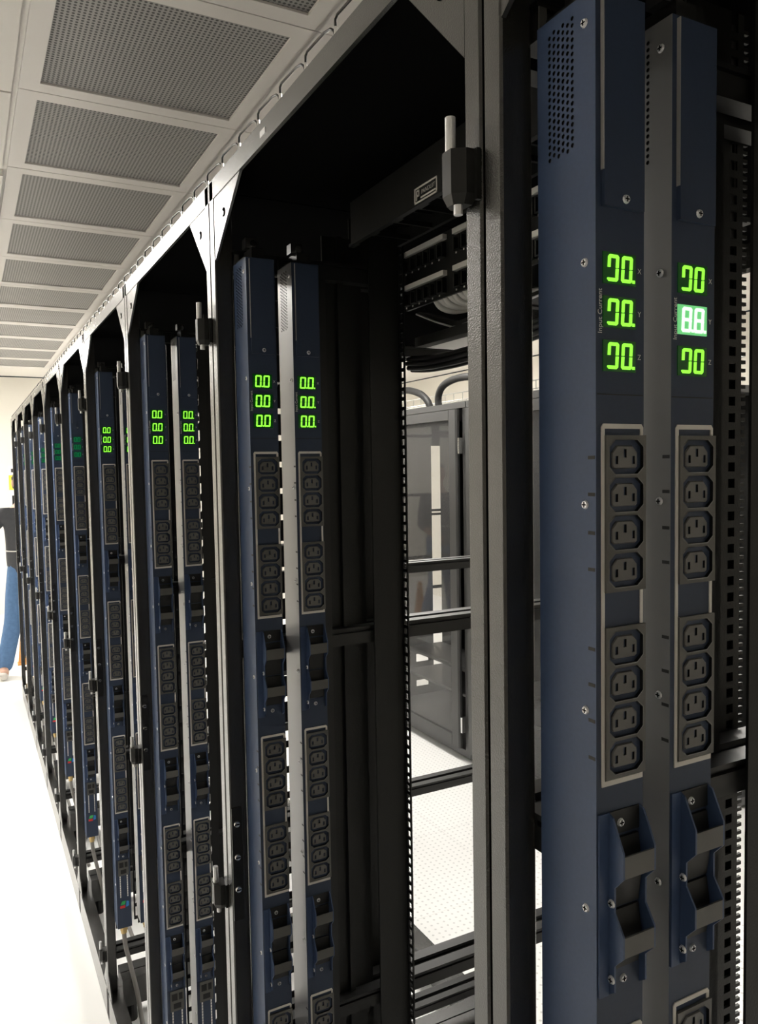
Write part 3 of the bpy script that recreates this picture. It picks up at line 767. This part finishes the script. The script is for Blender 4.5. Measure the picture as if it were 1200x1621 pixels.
o_ = (2.6, 4.9, 1.995); tr_.build('wire_mesh', rt, org=o_)
for y in (2.7, 3.9, 5.1, 6.3, 7.3):
    MB('wire_grey').box(2.43, 2.77, y - 0.012, y + 0.012, 2.060, 2.071).box(2.59, 2.61, y - 0.01, y + 0.01, 2.071, ZC).build('tray_hanger', rt, org=o_)

# ------------------------------------------------------------------ end of the aisle
r = empty('wall_sign', W(0.12, Y1, 1.55)); org = (0.12, Y1, 1.55)
tag(r, 'small yellow and white sign with black marks on the far wall above the person', 'sign')
sx0 = 0.135
MB('sign_white').box(sx0, sx0 + 0.22, Y1 - 0.012, Y1, 1.32, 1.76).build('board', r, org=org)
MB('yellow').box(sx0, sx0 + 0.22, Y1 - 0.014, Y1 - 0.012, 1.50, 1.66).build('yellow_band', r, org=org)
bk = MB('smooth_black')
for k in range(3):
    for z0, z1 in ((1.69, 1.73), (1.61, 1.64), (1.34, 1.44)): bk.box(sx0 + .025 + k * .065, sx0 + .065 + k * .065, Y1 - 0.016, Y1 - 0.0135, z0, z1)
bk.build('black_marks', r, org=org)
oc = MB('orange'); 
oc.prism([(0.030, ZF + 0.012), (0.155, ZF + 0.012), (0.105, ZF + 0.36), (0.062, ZF + 0.36)], 'y', 6.80, 6.812); oc.prism([(0.025, ZF), (0.16, ZF), (0.16, ZF + 0.012), (0.025, ZF + 0.012)], 'y', 6.775, 6.87)
tag(oc.build('floor_sign', org=(0.09, 6.82, ZF)), 'orange floor sign standing behind the person\'s legs', 'sign')

# the person, seen from behind at the end of the row (metres, own frame: +y away from the camera, x right)
def skin_obj(name, pts, edges, rad, m, parent, root=0, sub=2):
    me = bpy.data.meshes.new(name); me.from_pydata([Vector(p) for p in pts], edges, []); me.update()
    o = bpy.data.objects.new(name, me); C.objects.link(o); o.parent = parent
    o.modifiers.new('skin', 'SKIN'); sv = me.skin_vertices[0].data
    for i, q in enumerate(rad):
        sv[i].radius = (q, q) if not isinstance(q, tuple) else q
        sv[i].use_root = (i == root)
    s = o.modifiers.new('sub', 'SUBSURF'); s.levels = sub; s.render_levels = sub
    bpy.context.view_layer.update()
    nm = bpy.data.meshes.new_from_object(o.evaluated_get(bpy.context.evaluated_depsgraph_get()))
    o.modifiers.clear(); o.data = nm; nm.name = name; nm.materials.clear(); nm.materials.append(MAT[m])
    for p in nm.polygons: p.use_smooth = True
    return o
per = empty('person', W(0.080, 6.42, ZF))
tag(per, 'person in dark shirt and blue jeans walking at the far end of the row', 'person')
LEG = {'hl': (-0.06, 0, 0.90), 'kl': (-0.105, -0.03, 0.50), 'al': (-0.195, 0.03, 0.085), 'hr': (0.09, 0, 0.90), 'kr': (0.10, -0.05, 0.49), 'ar': (0.10, 0.16, 0.12)}
pts = [(0, 0, 0.96), (0, 0.005, 1.12), (0, 0.01, 1.30), (0, 0.0, 1.42), (0.005, -0.005, 1.50), (0.01, -0.02, 1.60),
       (-0.17, 0, 1.40), (-0.34, -0.03, 1.22), (-0.36, -0.25, 1.20), (0.17, 0, 1.40), (0.24, -0.02, 1.12), (0.22, -0.22, 1.02),
       LEG['hl'], LEG['kl'], LEG['al'], (-0.195, -0.12, 0.05), LEG['hr'], LEG['kr'], LEG['ar'], (0.10, 0.02, 0.06),
       (-0.36, -0.32, 1.20), (0.21, -0.29, 1.00)]
ed = [(0, 1), (1, 2), (2, 3), (3, 4), (4, 5), (3, 6), (6, 7), (7, 8), (3, 9), (9, 10), (10, 11), (0, 12), (12, 13), (13, 14), (14, 15), (0, 16), (16, 17), (17, 18), (18, 19), (8, 20), (11, 21)]
# fingers and thumbs: own short chains rooted in the palms
def hand(base, d, side, pts, ed, rad):
    root = len(pts)
    for k in range(4):
        off = Vector((0, 0, 0.026 - 0.017 * k)); ln = (0.070, 0.078, 0.072, 0.056)[k]
        s = len(pts)
        pts += [Vector(pts[base]) + off * 0.8 + d * 0.02, Vector(pts[base]) + off + d * (0.03 + ln * .5), Vector(pts[base]) + off + d * (0.03 + ln * .8) + Vector((-side * 0.018, 0, -0.008))]
        ed += [(base, s), (s, s + 1), (s + 1, s + 2)]; rad += [0.011, 0.009, 0.008]
    s = len(pts)
    pts += [Vector(pts[base]) + Vector((-side * 0.02, 0.0, 0.03)), Vector(pts[base]) + Vector((-side * 0.035, -0.03, 0.045))]
    ed += [(base, s), (s, s + 1)]; rad += [0.012, 0.009]
rad = [0.105, 0.105, 0.11, 0.075, 0.055, 0.052, 0.050, 0.040, 0.032, 0.050, 0.040, 0.032, 0.075, 0.055, 0.040, 0.036, 0.075, 0.055, 0.040, 0.036, (0.030, 0.018), (0.030, 0.018)]
hand(20, Vector((0, -1, 0)), -1, pts, ed, rad); hand(21, Vector((0, -1, -0.1)), 1, pts, ed, rad)
skin_obj('body', pts, ed, rad, 'skin', per)
# head
bm = bmesh.new(); bmesh.ops.create_uvsphere(bm, u_segments=28, v_segments=20, radius=1)
for v in bm.verts:
    x, y, z = v.co
    w = 0.076 * (1 - 0.22 * max(0, -z) ** 1.5); dpt = 0.098
    co = Vector((x * w, y * dpt, z * 0.118))
    if y > 0 and abs(x) < 0.22 and -0.45 < z < 0.12: co.y += 0.022 * (1 - abs(x) / 0.22) * max(0, 1 - abs(z + 0.2) / 0.35)
    if y > 0 and 0.15 < abs(x) < 0.55 and 0 < z < 0.22: co.y -= 0.008
    if y > 0 and z < -0.6: co.y += 0.012
    v.co = co
me = bpy.data.meshes.new('head'); bm.to_mesh(me); bm.free(); me.materials.append(MAT['skin'])
for p in me.polygons: p.use_smooth = True
hd = inst('head', me, per, (0.012, 0.0, 1.685)); hd.rotation_euler = (-0.15, 0, math.pi + 0.2)
def ball(nm, c, rx, ry, rz, m):
    bm = bmesh.new(); bmesh.ops.create_uvsphere(bm, u_segments=14, v_segments=10, radius=1)
    for v in bm.verts: v.co = Vector((v.co.x * rx + c[0], v.co.y * ry + c[1], v.co.z * rz + c[2]))
    me = bpy.data.meshes.new(nm); bm.to_mesh(me); bm.free(); me.materials.append(MAT[m])
    for p in me.polygons: p.use_smooth = True
    return inst(nm, me, hd, (0, 0, 0))
for s in (-1, 1):
    ball('eye', (s * 0.030, 0.086, 0.012), 0.012, 0.009, 0.008, 'white_plastic'); ball('iris', (s * 0.030, 0.0925, 0.012), 0.0055, 0.0035, 0.0055, 'hair'); ball('ear', (s * 0.077, -0.005, 0.0), 0.010, 0.022, 0.032, 'skin')
ball('mouth', (0, 0.096, -0.058), 0.024, 0.006, 0.007, 'red_print')
bm = bmesh.new(); bmesh.ops.create_uvsphere(bm, u_segments=28, v_segments=18, radius=1)
for v in bm.verts: v.co = Vector((v.co.x * 0.082, v.co.y * 0.104 - 0.008, v.co.z * 0.118 + 0.010))
bmesh.ops.delete(bm, geom=[v for v in bm.verts if (v.co.y > 0.03 and v.co.z < 0.075) or v.co.z < -0.055], context='VERTS')
me = bpy.data.meshes.new('hair'); bm.to_mesh(me); bm.free(); me.materials.append(MAT['hair'])
for p in me.polygons: p.use_smooth = True
inst('hair', me, hd, (0, 0, 0))
skin_obj('shirt', [(0, 0, 0.82), (0, 0.005, 1.12), (0, 0.01, 1.30), (0, 0.0, 1.43), (0, 0, 1.475), (-0.175, 0, 1.40), (-0.345, -0.03, 1.22), (-0.36, -0.16, 1.205), (0.175, 0, 1.40), (0.245, -0.02, 1.12), (0.232, -0.12, 1.07)],
         [(0, 1), (1, 2), (2, 3), (3, 4), (3, 5), (5, 6), (6, 7), (3, 8), (8, 9), (9, 10)], [0.158, 0.150, 0.162, 0.125, 0.075, 0.085, 0.062, 0.052, 0.082, 0.062, 0.052], 'shirt', per)
skin_obj('jeans', [(0, 0, 0.93), LEG['hl'], LEG['kl'], (-0.197, 0.03, 0.045), LEG['hr'], LEG['kr'], (0.10, 0.165, 0.075), (0, 0, 1.06)], [(0, 1), (1, 2), (2, 3), (0, 4), (4, 5), (5, 6), (0, 7)], [0.125, 0.098, 0.078, 0.072, 0.098, 0.078, 0.072, 0.128], 'jeans', per)
bl = MB('belt'); q = 0.195
bl.tube([(0.142 * math.cos(a), 0.142 * math.sin(a), 1.105) for a in [2 * math.pi * k / 24 for k in range(25)]], 0.006, 6)
me = bl.mesh('belt'); me.transform(Matrix.Scale(1 / S, 4)); inst('hem_cord', me, per, (0, 0.004, 0))
for an, tl in ((LEG['al'], (-0.205, -0.14, 0.035)), (LEG['ar'], (0.10, -0.01, 0.045))):
    skin_obj('shoe', [(an[0], an[1] + 0.05, 0.045), (an[0], an[1], 0.055), ((an[0] + tl[0]) / 2, (an[1] + tl[1]) / 2, 0.045), (tl[0], tl[1], 0.036)], [(0, 1), (1, 2), (2, 3)], [0.042, 0.050, 0.045, 0.034], 'shoe', per)
